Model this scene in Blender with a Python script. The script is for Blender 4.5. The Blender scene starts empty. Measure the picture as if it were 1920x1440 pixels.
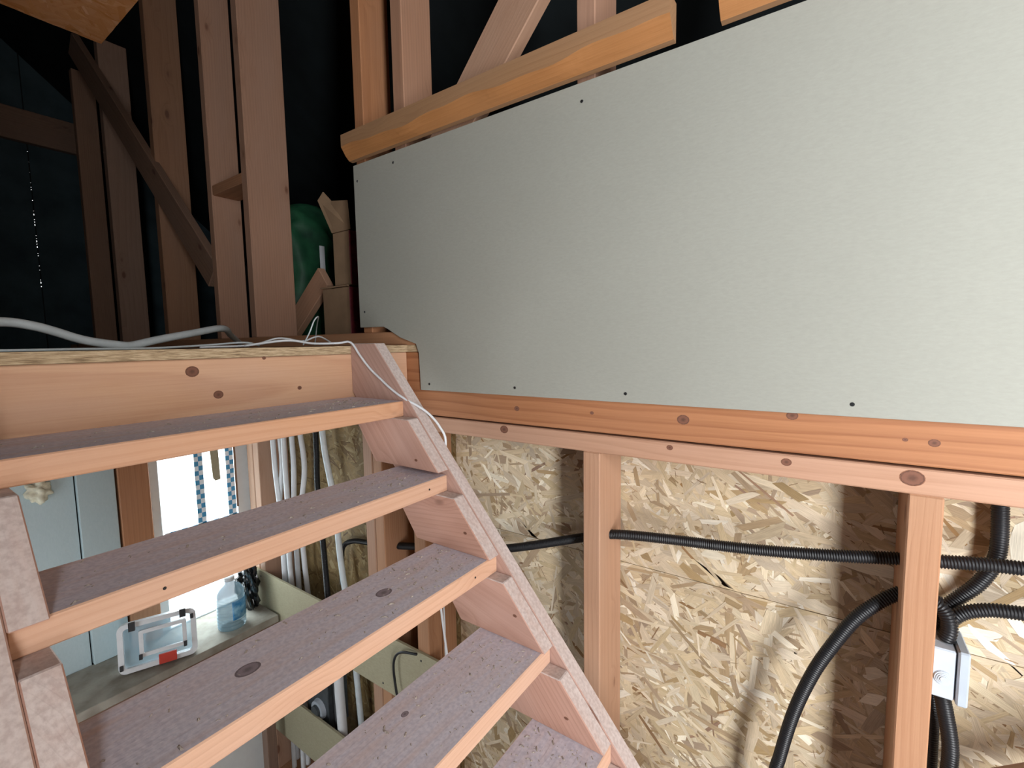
import bpy, bmesh, math, random
from mathutils import Vector, Matrix
random.seed(7)
scene = bpy.context.scene
COL = scene.collection

# ------------------------------------------------------------------ camera
F_PX = 873.63
YAW, PITCH, ROLL = math.radians(34.8865), math.radians(-5.0762), math.radians(-0.9343)
cam = bpy.data.cameras.new('camera')
cam_ob = bpy.data.objects.new('camera', cam); COL.objects.link(cam_ob)
cam.sensor_fit = 'HORIZONTAL'; cam.sensor_width = 36.0; cam.lens = F_PX * 36.0 / 1920.0
cam.clip_start = 0.02
fw = Vector((math.cos(YAW)*math.cos(PITCH), math.sin(YAW)*math.cos(PITCH), math.sin(PITCH)))
r0 = fw.cross(Vector((0, 0, 1))).normalized(); u0 = r0.cross(fw)
rt = r0*math.cos(ROLL) + u0*math.sin(ROLL); up = u0*math.cos(ROLL) - r0*math.sin(ROLL)
M = Matrix((rt, up, -fw)).transposed().to_4x4(); M.translation = Vector((-1.1689, -1.2891, 0.0028))
cam_ob.matrix_world = M
scene.camera = cam_ob

# ------------------------------------------------------------------ world, light, exposure
world = bpy.data.worlds.new('sky'); scene.world = world; world.use_nodes = True
bgn = world.node_tree.nodes['Background']
bgn.inputs[0].default_value = (0.93, 0.96, 1.0, 1); bgn.inputs[1].default_value = 3.0
vs = scene.view_settings
vs.view_transform = 'Standard'; vs.look = 'None'; vs.gamma = 1.0; vs.use_curve_mapping = False
vs.exposure = 0.1

def window_light(name, loc, sx, sy, rot, power, color):
    l = bpy.data.lights.new(name, 'AREA'); l.shape = 'RECTANGLE'; l.size = sx; l.size_y = sy
    l.energy = power; l.color = color
    o = bpy.data.objects.new(name, l); COL.objects.link(o); o.location = loc; o.rotation_euler = rot
    return o
# daylight entering by the window behind the camera and by the window under the landing
WB = (-3.30, -2.55, -1.60, 1.40)           # tall stair window in the left wall: y0 y1 z0 z1 at x = -1.9
window_light('daylight_stair_window', (-1.96, (WB[0]+WB[1])/2, (WB[2]+WB[3])/2), WB[3]-WB[2], WB[1]-WB[0], (0, math.radians(-90), 0), 212, (0.97, 0.98, 1.0))
WC = (0.25, 1.10, -1.95, -0.75)             # added unseen window in the left wall, fill light for the lower room
window_light('fill_lower_room', (-1.96, (WC[0]+WC[1])/2, (WC[2]+WC[3])/2), WC[3]-WC[2], WC[1]-WC[0], (0, math.radians(-90), 0), 5, (0.85, 0.95, 1.0))
window_light('daylight_far_window', (-0.19, 1.46, -0.86), 0.40, 0.95, (math.radians(-90), 0, 0), 15, (0.82, 0.95, 1.0))

# ------------------------------------------------------------------ material helpers
def new_mat(name):
    m = bpy.data.materials.new(name); m.use_nodes = True
    nt = m.node_tree
    return m, nt, nt.nodes['Principled BSDF']
def N(nt, t, **kw):
    n = nt.nodes.new(t)
    for k, v in kw.items():
        if k.startswith('i_'):
            key = k[2:]
            n.inputs[int(key) if key.isdigit() else key].default_value = v
        else: setattr(n, k, v)
    return n
def L(nt, a, b): nt.links.new(a, b)
def ramp(nt, src, stops, interp='LINEAR'):
    n = nt.nodes.new('ShaderNodeValToRGB'); n.color_ramp.interpolation = interp
    e = n.color_ramp.elements
    while len(e) > 1: e.remove(e[-1])
    e[0].position, e[0].color = stops[0][0], stops[0][1]
    for p, c in stops[1:]:
        x = e.new(p); x.color = c
    L(nt, src, n.inputs[0]); return n
def s2l(c):
    return tuple(((v/255.0)/12.92 if v/255.0 <= 0.04045 else ((v/255.0+0.055)/1.055)**2.4) for v in c) + (1,)
def G(v): return (v, v, v, 1)
def mixc(nt, fac, a, b, mode='MIX'):
    n = nt.nodes.new('ShaderNodeMix'); n.data_type = 'RGBA'; n.blend_type = mode
    for sock, v in ((n.inputs[0], fac), (n.inputs[6], a), (n.inputs[7], b)):
        if isinstance(v, (float, int, tuple)): sock.default_value = v
        else: L(nt, v, sock)
    return n.outputs[2]
def math_(nt, op, a, b=None, c=None, clamp=False):
    n = nt.nodes.new('ShaderNodeMath'); n.operation = op; n.use_clamp = clamp
    for i, v in enumerate((a, b, c)):
        if v is None: continue
        if isinstance(v, (float, int)): n.inputs[i].default_value = v
        else: L(nt, v, n.inputs[i])
    return n.outputs[0]
def obj_coords(nt):
    tc = N(nt, 'ShaderNodeTexCoord'); oi = N(nt, 'ShaderNodeObjectInfo')
    cb = N(nt, 'ShaderNodeCombineXYZ')
    L(nt, math_(nt, 'MULTIPLY', oi.outputs['Random'], 37.0), cb.inputs[0])
    L(nt, math_(nt, 'MULTIPLY_ADD', oi.outputs['Random'], 0.9, 0.05), cb.inputs[1])
    L(nt, math_(nt, 'MULTIPLY', math_(nt, 'FRACT', math_(nt, 'MULTIPLY', oi.outputs['Random'], 13.7)), 0.6), cb.inputs[2])
    va = N(nt, 'ShaderNodeVectorMath', operation='ADD')
    L(nt, tc.outputs['Object'], va.inputs[0]); L(nt, cb.outputs[0], va.inputs[1])
    return va.outputs[0], tc.outputs['Object'], oi.outputs['Random']
def mapping(nt, vec, scale=(1, 1, 1), loc=(0, 0, 0), rot=(0, 0, 0)):
    m = N(nt, 'ShaderNodeMapping'); L(nt, vec, m.inputs[0])
    m.inputs[1].default_value = loc; m.inputs[2].default_value = rot; m.inputs[3].default_value = scale
    return m.outputs[0]

def mat_wood(name, light, dark, knot=(104, 70, 56), ring=0.45, dust=0.0, dthr=0.75, dcols=((200, 199, 214), (222, 220, 232)), rough=0.62, knots=True, tint=(225, 170, 150), var=0.5):
    m, nt, b = new_mat(name)
    vec, raw, rnd = obj_coords(nt)
    # knots: voronoi cells cut by the board's faces
    kv = N(nt, 'ShaderNodeTexVoronoi', feature='F1'); kv.inputs['Scale'].default_value = 1.0
    L(nt, mapping(nt, vec, (3.6, 8.0, 8.0)), kv.inputs['Vector'])
    kd = kv.outputs['Distance']
    kcore = ramp(nt, kd, [(0.07, G(1)), (0.115, G(0))]).outputs[0]
    khalo = ramp(nt, kd, [(0.0, G(1)), (0.34, G(0))], 'EASE').outputs[0]
    warp = N(nt, 'ShaderNodeTexNoise'); warp.inputs['Scale'].default_value = 1.0; warp.inputs['Detail'].default_value = 2
    L(nt, mapping(nt, vec, (0.8, 4, 4)), warp.inputs['Vector'])
    sx = N(nt, 'ShaderNodeSeparateXYZ'); L(nt, vec, sx.inputs[0])
    yy = math_(nt, 'SUBTRACT', sx.outputs[1], 0.42); zz = math_(nt, 'SUBTRACT', sx.outputs[2], 0.22)
    r = math_(nt, 'SQRT', math_(nt, 'ADD', math_(nt, 'MULTIPLY', yy, yy), math_(nt, 'MULTIPLY', zz, zz)))
    r = math_(nt, 'ADD', r, math_(nt, 'MULTIPLY', warp.outputs[0], 0.045))
    if knots: r = math_(nt, 'ADD', r, math_(nt, 'MULTIPLY', khalo, 0.022))
    saw = math_(nt, 'FRACT', math_(nt, 'MULTIPLY', r, 92.0))
    rings = ramp(nt, saw, [(0.0, G(0.0)), (0.55, G(0.25)), (0.88, G(0.9)), (1.0, G(0))]).outputs[0]
    fib = N(nt, 'ShaderNodeTexNoise'); fib.inputs['Scale'].default_value = 1.0; fib.inputs['Detail'].default_value = 3
    L(nt, mapping(nt, vec, (5, 260, 260)), fib.inputs['Vector'])
    big = N(nt, 'ShaderNodeTexNoise'); big.inputs['Scale'].default_value = 1.0; big.inputs['Detail'].default_value = 3
    L(nt, mapping(nt, vec, (2.2, 7, 7), (3, 1, 5)), big.inputs['Vector'])
    f = math_(nt, 'ADD', math_(nt, 'MULTIPLY', rings, ring), math_(nt, 'MULTIPLY', math_(nt, 'SUBTRACT', fib.outputs[0], 0.42), 0.9), clamp=True)
    c = mixc(nt, f, s2l(light), s2l(dark))
    c = mixc(nt, math_(nt, 'MULTIPLY', ramp(nt, big.outputs[0], [(0.42, G(0)), (0.68, G(1))]).outputs[0], 0.45), c, s2l(tint))
    hsv = N(nt, 'ShaderNodeHueSaturation'); L(nt, c, hsv.inputs['Color'])
    L(nt, math_(nt, 'MULTIPLY_ADD', rnd, 0.34*var, 1.0-0.17*var), hsv.inputs['Value'])
    L(nt, math_(nt, 'MULTIPLY_ADD', math_(nt, 'FRACT', math_(nt, 'MULTIPLY', rnd, 7.3)), 0.5*var, 1.0-0.25*var), hsv.inputs['Saturation'])
    c = hsv.outputs[0]
    if knots: c = mixc(nt, kcore, c, s2l(knot))
    if knots: c = mixc(nt, math_(nt, 'MULTIPLY', khalo, 0.35), c, s2l(dark))
    if dust > 0:
        ge = N(nt, 'ShaderNodeNewGeometry'); sp = N(nt, 'ShaderNodeSeparateXYZ'); L(nt, ge.outputs['Normal'], sp.inputs[0])
        dn = N(nt, 'ShaderNodeTexNoise'); dn.inputs['Scale'].default_value = 1.0; dn.inputs['Detail'].default_value = 6
        L(nt, mapping(nt, vec, (5, 46, 46)), dn.inputs['Vector'])
        sk = N(nt, 'ShaderNodeTexNoise'); sk.inputs['Scale'].default_value = 130.0; sk.inputs['Detail'].default_value = 4
        L(nt, vec, sk.inputs['Vector'])
        upm = math_(nt, 'GREATER_THAN', sp.outputs[2], dthr)
        am = math_(nt, 'MULTIPLY', upm, ramp(nt, dn.outputs[0], [(0.30, G(dust*0.74)), (0.58, G(min(1, dust*1.03)))]).outputs[0])
        dcol = mixc(nt, ramp(nt, sk.outputs[0], [(0.36, G(0)), (0.62, G(1))]).outputs[0], s2l(dcols[0]), s2l(dcols[1]))
        c = mixc(nt, am, c, dcol)
    L(nt, c, b.inputs['Base Color'])
    b.inputs['Roughness'].default_value = rough
    b.inputs['Specular IOR Level'].default_value = 0.25
    bp = N(nt, 'ShaderNodeBump'); bp.inputs['Strength'].default_value = 0.18; bp.inputs['Distance'].default_value = 0.002
    L(nt, math_(nt, 'ADD', f, math_(nt, 'MULTIPLY', kcore, -0.8)), bp.inputs['Height']); L(nt, bp.outputs[0], b.inputs['Normal'])
    return m

def mat_osb(name, dim=1.0, warm=0.0):
    """strand board: several layers of long chips, each layer turned another way"""
    m, nt, b = new_mat(name)
    tc = N(nt, 'ShaderNodeTexCoord'); oi = N(nt, 'ShaderNodeObjectInfo')
    off = N(nt, 'ShaderNodeVectorMath', operation='ADD'); L(nt, tc.outputs['Object'], off.inputs[0])
    cb = N(nt, 'ShaderNodeCombineXYZ'); L(nt, math_(nt, 'MULTIPLY', oi.outputs['Random'], 23.0), cb.inputs[0]); L(nt, math_(nt, 'MULTIPLY', oi.outputs['Random'], 11.0), cb.inputs[1])
    L(nt, cb.outputs[0], off.inputs[1])
    wn = N(nt, 'ShaderNodeTexNoise'); wn.inputs['Scale'].default_value = 7.0; wn.inputs['Detail'].default_value = 2; L(nt, off.outputs[0], wn.inputs['Vector'])
    wv = N(nt, 'ShaderNodeVectorMath', operation='MULTIPLY_ADD'); L(nt, wn.outputs['Color'], wv.inputs[0]); wv.inputs[1].default_value = (0.02, 0.02, 0.0); L(nt, off.outputs[0], wv.inputs[2])
    base = wv.outputs[0]
    pal = [(0.0, s2l((150, 120, 88))), (0.10, s2l((186, 158, 122))), (0.3, s2l((204, 180, 144))), (0.6, s2l((216, 196, 162))), (0.85, s2l((228, 210, 180))), (1.0, s2l((240, 228, 206)))]
    col = None; height = None
    for i, (ang, sx, sy, thr) in enumerate([(0.2, 6, 28, -1), (1.2, 7, 38, 0.52), (-0.35, 6, 34, 0.5), (0.62, 8, 46, 0.58), (-0.95, 7, 42, 0.62), (2.0, 10, 56, 0.74)]):
        mp = mapping(nt, mapping(nt, base, (1, 1, 1), (i*3.7, i*1.9, 0), (0, 0, ang)), (sx, sy, 0.0))
        v = N(nt, 'ShaderNodeTexVoronoi', feature='F1', voronoi_dimensions='2D'); v.inputs['Scale'].default_value = 1.0; L(nt, mp, v.inputs['Vector'])
        sc = N(nt, 'ShaderNodeSeparateColor'); L(nt, v.outputs['Color'], sc.inputs[0])
        fb = N(nt, 'ShaderNodeTexNoise'); fb.inputs['Scale'].default_value = 1.0; fb.inputs['Detail'].default_value = 2
        L(nt, mapping(nt, mapping(nt, off.outputs[0], (1, 1, 1), (0, 0, 0), (0, 0, ang)), (14, 380, 1)), fb.inputs['Vector'])
        tone = math_(nt, 'ADD', math_(nt, 'MULTIPLY_ADD', sc.outputs[0], 0.75, 0.2), math_(nt, 'MULTIPLY', math_(nt, 'SUBTRACT', fb.outputs[0], 0.5), 0.5), clamp=True)
        c = ramp(nt, tone, pal).outputs[0]
        if col is None: col, height = c, tone
        else:
            msk = math_(nt, 'GREATER_THAN', sc.outputs[1], thr)
            edge = ramp(nt, v.outputs['Distance'], [(0.42, G(0)), (0.62, G(1))]).outputs[0]
            c = mixc(nt, math_(nt, 'MULTIPLY', edge, 0.32), c, s2l((132, 98, 60)))
            col = mixc(nt, msk, col, c)
            mx = nt.nodes.new('ShaderNodeMix'); mx.data_type = 'FLOAT'
            L(nt, msk, mx.inputs[0]); L(nt, height, mx.inputs[2]); L(nt, math_(nt, 'ADD', tone, 0.12*i), mx.inputs[3]); height = mx.outputs[0]
    # dark resinous splinters
    for ang, th in ((0.85, 0.90), (-0.55, 0.90)):
        mp = mapping(nt, mapping(nt, base, (1, 1, 1), (ang*9, 2.2, 0), (0, 0, ang)), (18, 150, 0.0))
        v = N(nt, 'ShaderNodeTexVoronoi', feature='F1', voronoi_dimensions='2D'); v.inputs['Scale'].default_value = 1.0; L(nt, mp, v.inputs['Vector'])
        sc = N(nt, 'ShaderNodeSeparateColor'); L(nt, v.outputs['Color'], sc.inputs[0])
        col = mixc(nt, math_(nt, 'MULTIPLY', math_(nt, 'GREATER_THAN', sc.outputs[0], th), 0.7), col, s2l((138, 98, 60)))
    if warm: col = mixc(nt, warm, col, s2l((228, 156, 74)))
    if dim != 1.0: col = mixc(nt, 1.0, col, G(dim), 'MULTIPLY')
    L(nt, col, b.inputs['Base Color']); b.inputs['Roughness'].default_value = 0.6; b.inputs['Specular IOR Level'].default_value = 0.3
    bp = N(nt, 'ShaderNodeBump'); bp.inputs['Strength'].default_value = 0.35; bp.inputs['Distance'].default_value = 0.003
    L(nt, height, bp.inputs['Height']); L(nt, bp.outputs[0], b.inputs['Normal'])
    return m

def mat_strands(name, warm=0.0, tint=None):
    """colour of each chip comes with the chip, fibres run along it"""
    m, nt, b = new_mat(name)
    at = N(nt, 'ShaderNodeVertexColor', layer_name='chip'); uv = N(nt, 'ShaderNodeUVMap', uv_map='grain')
    fb = N(nt, 'ShaderNodeTexNoise'); fb.inputs['Scale'].default_value = 1.0; fb.inputs['Detail'].default_value = 3
    L(nt, mapping(nt, uv.outputs[0], (22, 620, 1)), fb.inputs['Vector'])
    bl = N(nt, 'ShaderNodeTexNoise'); bl.inputs['Scale'].default_value = 1.0; bl.inputs['Detail'].default_value = 2
    L(nt, mapping(nt, uv.outputs[0], (30, 90, 1), (5, 5, 0)), bl.inputs['Vector'])
    hv = N(nt, 'ShaderNodeHueSaturation'); L(nt, at.outputs[0], hv.inputs['Color'])
    L(nt, math_(nt, 'ADD', math_(nt, 'MULTIPLY_ADD', fb.outputs[0], 0.75, 0.48), math_(nt, 'MULTIPLY', bl.outputs[0], 0.3)), hv.inputs['Value'])
    c = hv.outputs[0]
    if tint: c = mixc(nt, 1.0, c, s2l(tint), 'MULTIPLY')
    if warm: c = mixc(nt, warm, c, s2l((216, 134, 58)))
    L(nt, c, b.inputs['Base Color']); b.inputs['Roughness'].default_value = 0.6; b.inputs['Specular IOR Level'].default_value = 0.25
    bp = N(nt, 'ShaderNodeBump'); bp.inputs['Strength'].default_value = 0.25; bp.inputs['Distance'].default_value = 0.002
    L(nt, fb.outputs[0], bp.inputs['Height']); L(nt, bp.outputs[0], b.inputs['Normal'])
    return m
def strand_panel(name, origin, U, V, w, h, mat, parent, thick=0.011, density=2600, seed=1, **kw):
    """board whose face is pressed out of thousands of real overlapping chips; local x = U, y = V, z = outward normal"""
    rg = random.Random(seed)
    verts = []; faces = []; cols = []; uvs = []
    def addp(ps, col, z, uvp):
        k = len(verts)
        for (x, y) in ps: verts.append((min(max(x, 0.0), w), min(max(y, 0.0), h), z))
        faces.append(tuple(range(k, k+len(ps)))); cols.append(col); uvs.append(uvp)
    base = (0.50, 0.39, 0.25)
    bx_ = [(0, 0, 0), (w, 0, 0), (w, h, 0), (0, h, 0), (0, 0, -thick), (w, 0, -thick), (w, h, -thick), (0, h, -thick)]
    verts.extend(bx_)
    for f in ((0, 1, 2, 3), (7, 6, 5, 4), (0, 4, 5, 1), (1, 5, 6, 2), (2, 6, 7, 3), (3, 7, 4, 0)):
        faces.append(f); cols.append(base); uvs.append([(verts[i][0], verts[i][1]) for i in f])
    n = int(w*h*density); nf = int(w*h*620)
    for i in range(n+nf):
        fleck = i >= n*0.55 and rg.random() < nf/(n*0.45+nf)
        cx, cy = rg.random()*w, rg.random()*h
        a = math.radians(rg.gauss(-22, 42)) if rg.random() < 0.75 else rg.random()*math.pi
        if fleck:
            ln, wd = rg.uniform(0.006, 0.026), rg.uniform(0.0010, 0.0028); v = rg.random()
            col = [c*(0.7+0.6*v) for c in (0.26, 0.165, 0.090)]
        else:
            ln = min(0.17, rg.lognormvariate(math.log(0.072), 0.5)); wd = min(0.034, rg.lognormvariate(math.log(0.0145), 0.5))
            r = rg.random()
            if r < 0.03: c0 = (0.27, 0.16, 0.085); wd *= 0.5
            elif r < 0.18: c0 = (0.36, 0.26, 0.155)
            elif r < 0.42: c0 = (0.64, 0.54, 0.39)
            elif r < 0.49: c0 = (0.76, 0.69, 0.55)
            else: c0 = (0.53, 0.425, 0.285)
            j = rg.uniform(0.78, 1.04); j2 = rg.uniform(-0.03, 0.03)
            col = (c0[0]*j, c0[1]*j+j2*0.3, c0[2]*j+j2)
        ca, sa = math.cos(a), math.sin(a)
        e0, e1 = rg.uniform(-0.5, 0.5)*wd*1.2, rg.uniform(-0.5, 0.5)*wd*1.2
        L2, W2 = ln/2, wd/2
        loc = [(-L2+e0, -W2*rg.uniform(.5, 1)), (0, -W2*rg.uniform(.8, 1.1)), (L2+e1, -W2*rg.uniform(.5, 1)), (L2-e1, W2*rg.uniform(.5, 1)), (rg.uniform(-.3, .3)*L2, W2*rg.uniform(.8, 1.1)), (-L2-e0, W2*rg.uniform(.5, 1))]
        ou, ov = rg.random()*40, rg.random()*40
        addp([(cx+ca*x-sa*y, cy+sa*x+ca*y) for x, y in loc], col, 0.00005+0.0011*i/(n+nf), [(x+ou, y+ov) for x, y in loc])
    me = bpy.data.meshes.new('strands'); me.from_pydata(verts, [], faces); 
    ca_ = me.color_attributes.new('chip', 'FLOAT_COLOR', 'CORNER'); uv = me.uv_layers.new(name='grain')
    flat = []; fuv = []
    for c, u in zip(cols, uvs):
        for q in u: flat.extend((c[0], c[1], c[2], 1.0)); fuv.extend(q)
    ca_.data.foreach_set('color', flat); uv.data.foreach_set('uv', fuv); me.update()
    U, V = Vector(U), Vector(V); Nn = U.cross(V)
    M4 = Matrix((U, V, Nn)).transposed().to_4x4(); M4.translation = Vector(origin)
    return link(name, me, mat, parent, M4, **kw)

def mat_osb_edge(name):
    m, nt, b = new_mat(name)
    tc = N(nt, 'ShaderNodeTexCoord')
    n = N(nt, 'ShaderNodeTexNoise'); n.inputs['Scale'].default_value = 1.0; n.inputs['Detail'].default_value = 5; n.inputs['Roughness'].default_value = 0.65
    L(nt, mapping(nt, tc.outputs['Object'], (26, 26, 330)), n.inputs['Vector'])
    c = ramp(nt, n.outputs[0], [(0.3, s2l((118, 98, 74))), (0.45, s2l((172, 148, 116))), (0.6, s2l((206, 184, 150))), (0.75, s2l((228, 212, 184)))])
    L(nt, c.outputs[0], b.inputs['Base Color']); b.inputs['Roughness'].default_value = 0.85
    bp = N(nt, 'ShaderNodeBump'); bp.inputs['Strength'].default_value = 0.7; bp.inputs['Distance'].default_value = 0.004
    L(nt, n.outputs[0], bp.inputs['Height']); L(nt, bp.outputs[0], b.inputs['Normal'])
    return m

def mat_plain(name, c, rough=0.6, spec=0.3, noise=0.06, scale=30, c2=None, metal=0.0):
    m, nt, b = new_mat(name)
    tc = N(nt, 'ShaderNodeTexCoord')
    n = N(nt, 'ShaderNodeTexNoise'); n.inputs['Scale'].default_value = scale; n.inputs['Detail'].default_value = 4
    L(nt, tc.outputs['Object'], n.inputs['Vector'])
    a = s2l(c); d = s2l(c2) if c2 else tuple(v*(1-noise*4) for v in a[:3]) + (1,)
    cc = mixc(nt, ramp(nt, n.outputs[0], [(0.35, G(0)), (0.7, G(1))]).outputs[0], a, d)
    L(nt, cc, b.inputs['Base Color']); b.inputs['Roughness'].default_value = rough; b.inputs['Specular IOR Level'].default_value = spec; b.inputs['Metallic'].default_value = metal
    return m

def mat_gypsum(name, c, c2):
    m, nt, b = new_mat(name)
    tc = N(nt, 'ShaderNodeTexCoord')
    n = N(nt, 'ShaderNodeTexNoise'); n.inputs['Scale'].default_value = 210.0; n.inputs['Detail'].default_value = 5; n.inputs['Roughness'].default_value = 0.7
    L(nt, mapping(nt, tc.outputs['Object'], (0.35, 1, 1)), n.inputs['Vector'])
    lo = N(nt, 'ShaderNodeTexNoise'); lo.inputs['Scale'].default_value = 2.2; lo.inputs['Detail'].default_value = 3; L(nt, tc.outputs['Object'], lo.inputs['Vector'])
    cc = mixc(nt, ramp(nt, n.outputs[0], [(0.3, G(0)), (0.72, G(1))]).outputs[0], s2l(c), s2l(c2))
    cc = mixc(nt, math_(nt, 'MULTIPLY', ramp(nt, lo.outputs[0], [(0.4, G(0)), (0.7, G(1))]).outputs[0], 0.18), cc, s2l((c2[0]-14, c2[1]-14, c2[2]-14)))
    # a few rubbed scuff marks, short and upright
    v = N(nt, 'ShaderNodeTexVoronoi', feature='F1'); v.inputs['Scale'].default_value = 1.0
    L(nt, mapping(nt, tc.outputs['Object'], (7, 7, 1.6), (0.31, 0.17, 0.4)), v.inputs['Vector'])
    sm = ramp(nt, v.outputs['Distance'], [(0.012, G(1)), (0.03, G(0))]).outputs[0]
    cc = mixc(nt, math_(nt, 'MULTIPLY', sm, 0.5), cc, s2l((96, 96, 92)))
    L(nt, cc, b.inputs['Base Color']); b.inputs['Roughness'].default_value = 0.8; b.inputs['Specular IOR Level'].default_value = 0.2
    return m

W_BEAM = mat_wood('pine_beam', (204, 164, 132), (176, 130, 100), tint=(198, 164, 144), ring=0.55, knots=False)
W_STUD = mat_wood('pine_stud', (176, 136, 108), (150, 108, 82), tint=(174, 140, 116), ring=0.38)
W_UP = mat_wood('pine_upper_stud', (180, 134, 104), (148, 104, 78), tint=(174, 134, 110), ring=0.4)
W_FAR = mat_wood('pine_far_stud', (156, 122, 100), (128, 96, 76), tint=(148, 118, 100), ring=0.4)  # darker, greyer pine for the studs farthest back
W_STAIR = mat_wood('pine_stair', (214, 172, 144), (192, 146, 116), tint=(214, 180, 160), dust=0.95)
W_BLOCK = mat_wood('pine_block', (184, 146, 130), (154, 114, 98), tint=(184, 152, 140), dust=0.8, dthr=0.5, dcols=((190, 178, 174), (214, 204, 200)))
W_RIM = mat_wood('pine_rim', (166, 122, 94), (132, 90, 68), tint=(162, 120, 96), ring=0.7, knots=False)
W_PLATE = mat_wood('pine_plate', (178, 138, 112), (154, 112, 86), tint=(180, 144, 122), knots=False)
W_RAIL = mat_wood('pine_rail', (160, 126, 96), (136, 102, 76), tint=(156, 126, 100), ring=0.35)
W_WANE = mat_wood('pine_wane', (172, 124, 84), (148, 102, 66), tint=(170, 126, 90), ring=0.3, knots=False)
W_DARK = mat_wood('pine_weathered', (140, 114, 98), (108, 84, 70), tint=(132, 110, 98))
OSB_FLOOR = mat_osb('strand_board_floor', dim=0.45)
OSB_SHELF = mat_plain('dusty_shelf', (166, 162, 152), 0.85, 0.15, 0.1, 14, c2=(132, 126, 116))
STRANDS = mat_strands('strand_board_chips')
STRANDS_OLIVE = mat_strands('olive_strand_board', tint=(182, 170, 140))  # same chips, multiplied by a darker olive tint
STRANDS_BOUNCE = mat_strands('strand_board_chips_bounce_lit', warm=0.65)  # orange light bounced from below is mixed into the chip colour
OSB_EDGE = mat_osb_edge('strand_board_edge')
GYP = mat_gypsum('gypsum_paper', (160, 161, 152), (153, 154, 145))
GYP_B = mat_gypsum('gypsum_paper_far', (188, 204, 208), (178, 196, 200))
GYP_S = mat_gypsum('gypsum_paper_strip', (172, 166, 140), (156, 150, 126))
GYP_CORE = mat_plain('gypsum_core', (216, 214, 206), 0.9, 0.1)
BLACKP = mat_plain('black_plastic', (26, 27, 30), 0.42, 0.4, 0.02)
GREYP = mat_plain('grey_plastic', (186, 196, 206), 0.45, 0.4, 0.02)
GREYP2 = mat_plain('grey_plastic_lid', (172, 182, 192), 0.45, 0.4, 0.02)
WHITEP = mat_plain('white_plastic', (222, 226, 230), 0.4, 0.4, 0.02)
GREYPIPE = mat_plain('pale_grey_pipe', (206, 216, 220), 0.45, 0.4, 0.03)
STEEL = mat_plain('screw_steel', (58, 60, 62), 0.35, 0.5, 0.02, metal=0.7)
MEMBR2 = mat_plain('dark_blue_membrane', (66, 82, 88), 0.8, 0.15, 0.08, 4, c2=(48, 62, 68))
MEMBR = mat_plain('dark_membrane', (30, 36, 38), 0.8, 0.15, 0.08, 4, c2=(22, 26, 27))
CARD = mat_plain('cardboard', (150, 124, 98), 0.85, 0.15, 0.05, 12)
REDC = mat_plain('red_print', (112, 38, 46), 0.6, 0.3, 0.08, 40, c2=(84, 26, 34))
GREENF = mat_plain('green_sack', (34, 84, 56), 0.55, 0.3, 0.1, 9, c2=(18, 52, 36))
WHITE = mat_plain('white_paint', (236, 240, 240), 0.5, 0.3, 0.01)
FLOORM = mat_plain('pale_screed', (176, 178, 176), 0.8, 0.2, 0.04, 6)
FOAM = mat_plain('yellow_foam', (228, 224, 202), 0.9, 0.1, 0.08, 60)
RED = mat_plain('red_tag', (196, 62, 46), 0.5, 0.3, 0.02)
BLUE = mat_plain('blue_label', (60, 140, 200), 0.5, 0.3, 0.06, 40, c2=(150, 205, 235))
BLACKBAG = mat_plain('black_film', (24, 26, 28), 0.22, 0.6, 0.1, 30)
PLASTER = mat_plain('interior_board', (128, 108, 90), 0.85, 0.15, 0.05, 3)
DARKCON = mat_plain('dark_device', (70, 76, 80), 0.5, 0.4, 0.1, 30)

def mat_clear(name, c, rough=0.12, alpha=0.5):
    m, nt, b = new_mat(name)
    b.inputs['Base Color'].default_value = s2l(c); b.inputs['Roughness'].default_value = rough
    b.inputs['Alpha'].default_value = alpha; b.inputs['Specular IOR Level'].default_value = 0.6
    return m
CLEARB = mat_clear('bottle_plastic', (150, 188, 206), 0.10, 0.66)
CLEAR = mat_clear('clear_plastic', (178, 208, 222), 0.12, 0.45)
GLASS = mat_clear('window_glass', (235, 245, 250), 0.02, 0.06)
def mat_tape(name):
    m, nt, b = new_mat(name)
    tc = N(nt, 'ShaderNodeTexCoord')
    ch = N(nt, 'ShaderNodeTexChecker'); ch.inputs['Scale'].default_value = 1.0; ch.inputs[1].default_value = s2l((236, 244, 250)); ch.inputs[2].default_value = s2l((70, 150, 196))
    L(nt, mapping(nt, tc.outputs['Object'], (42, 1, 42), (0.02, 0.5, 0.0)), ch.inputs['Vector'])
    L(nt, ch.outputs[0], b.inputs['Base Color']); b.inputs['Roughness'].default_value = 0.4
    b.inputs['Transmission Weight'].default_value = 0.0
    return m
TAPE = mat_tape('checked_film')

# ------------------------------------------------------------------ mesh helpers
def setup(o, label=None, cat=None, group=None, kind=None):
    if label: o['label'] = label
    if cat: o['category'] = cat
    if group: o['group'] = group
    if kind: o['kind'] = kind
    return o
def empty(name, loc, label=None, cat=None, group=None, kind=None):
    o = bpy.data.objects.new(name, None); COL.objects.link(o); o.location = loc; o.empty_display_size = 0.05
    return setup(o, label, cat, group, kind)
def link(name, me, mats, parent=None, mat4=None, **kw):
    o = bpy.data.objects.new(name, me); COL.objects.link(o)
    for mt in (mats if isinstance(mats, (list, tuple)) else [mats]): 
        if len(me.materials) < (len(mats) if isinstance(mats, (list, tuple)) else 1): me.materials.append(mt)
    if mat4 is None: mat4 = Matrix.Identity(4)
    if parent:
        o.parent = parent
        pm = Matrix.Identity(4); q = parent
        while q: pm = q.matrix_basis @ pm; q = q.parent
        o.matrix_basis = pm.inverted() @ mat4
    else: o.matrix_basis = mat4
    return setup(o, **kw)
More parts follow.
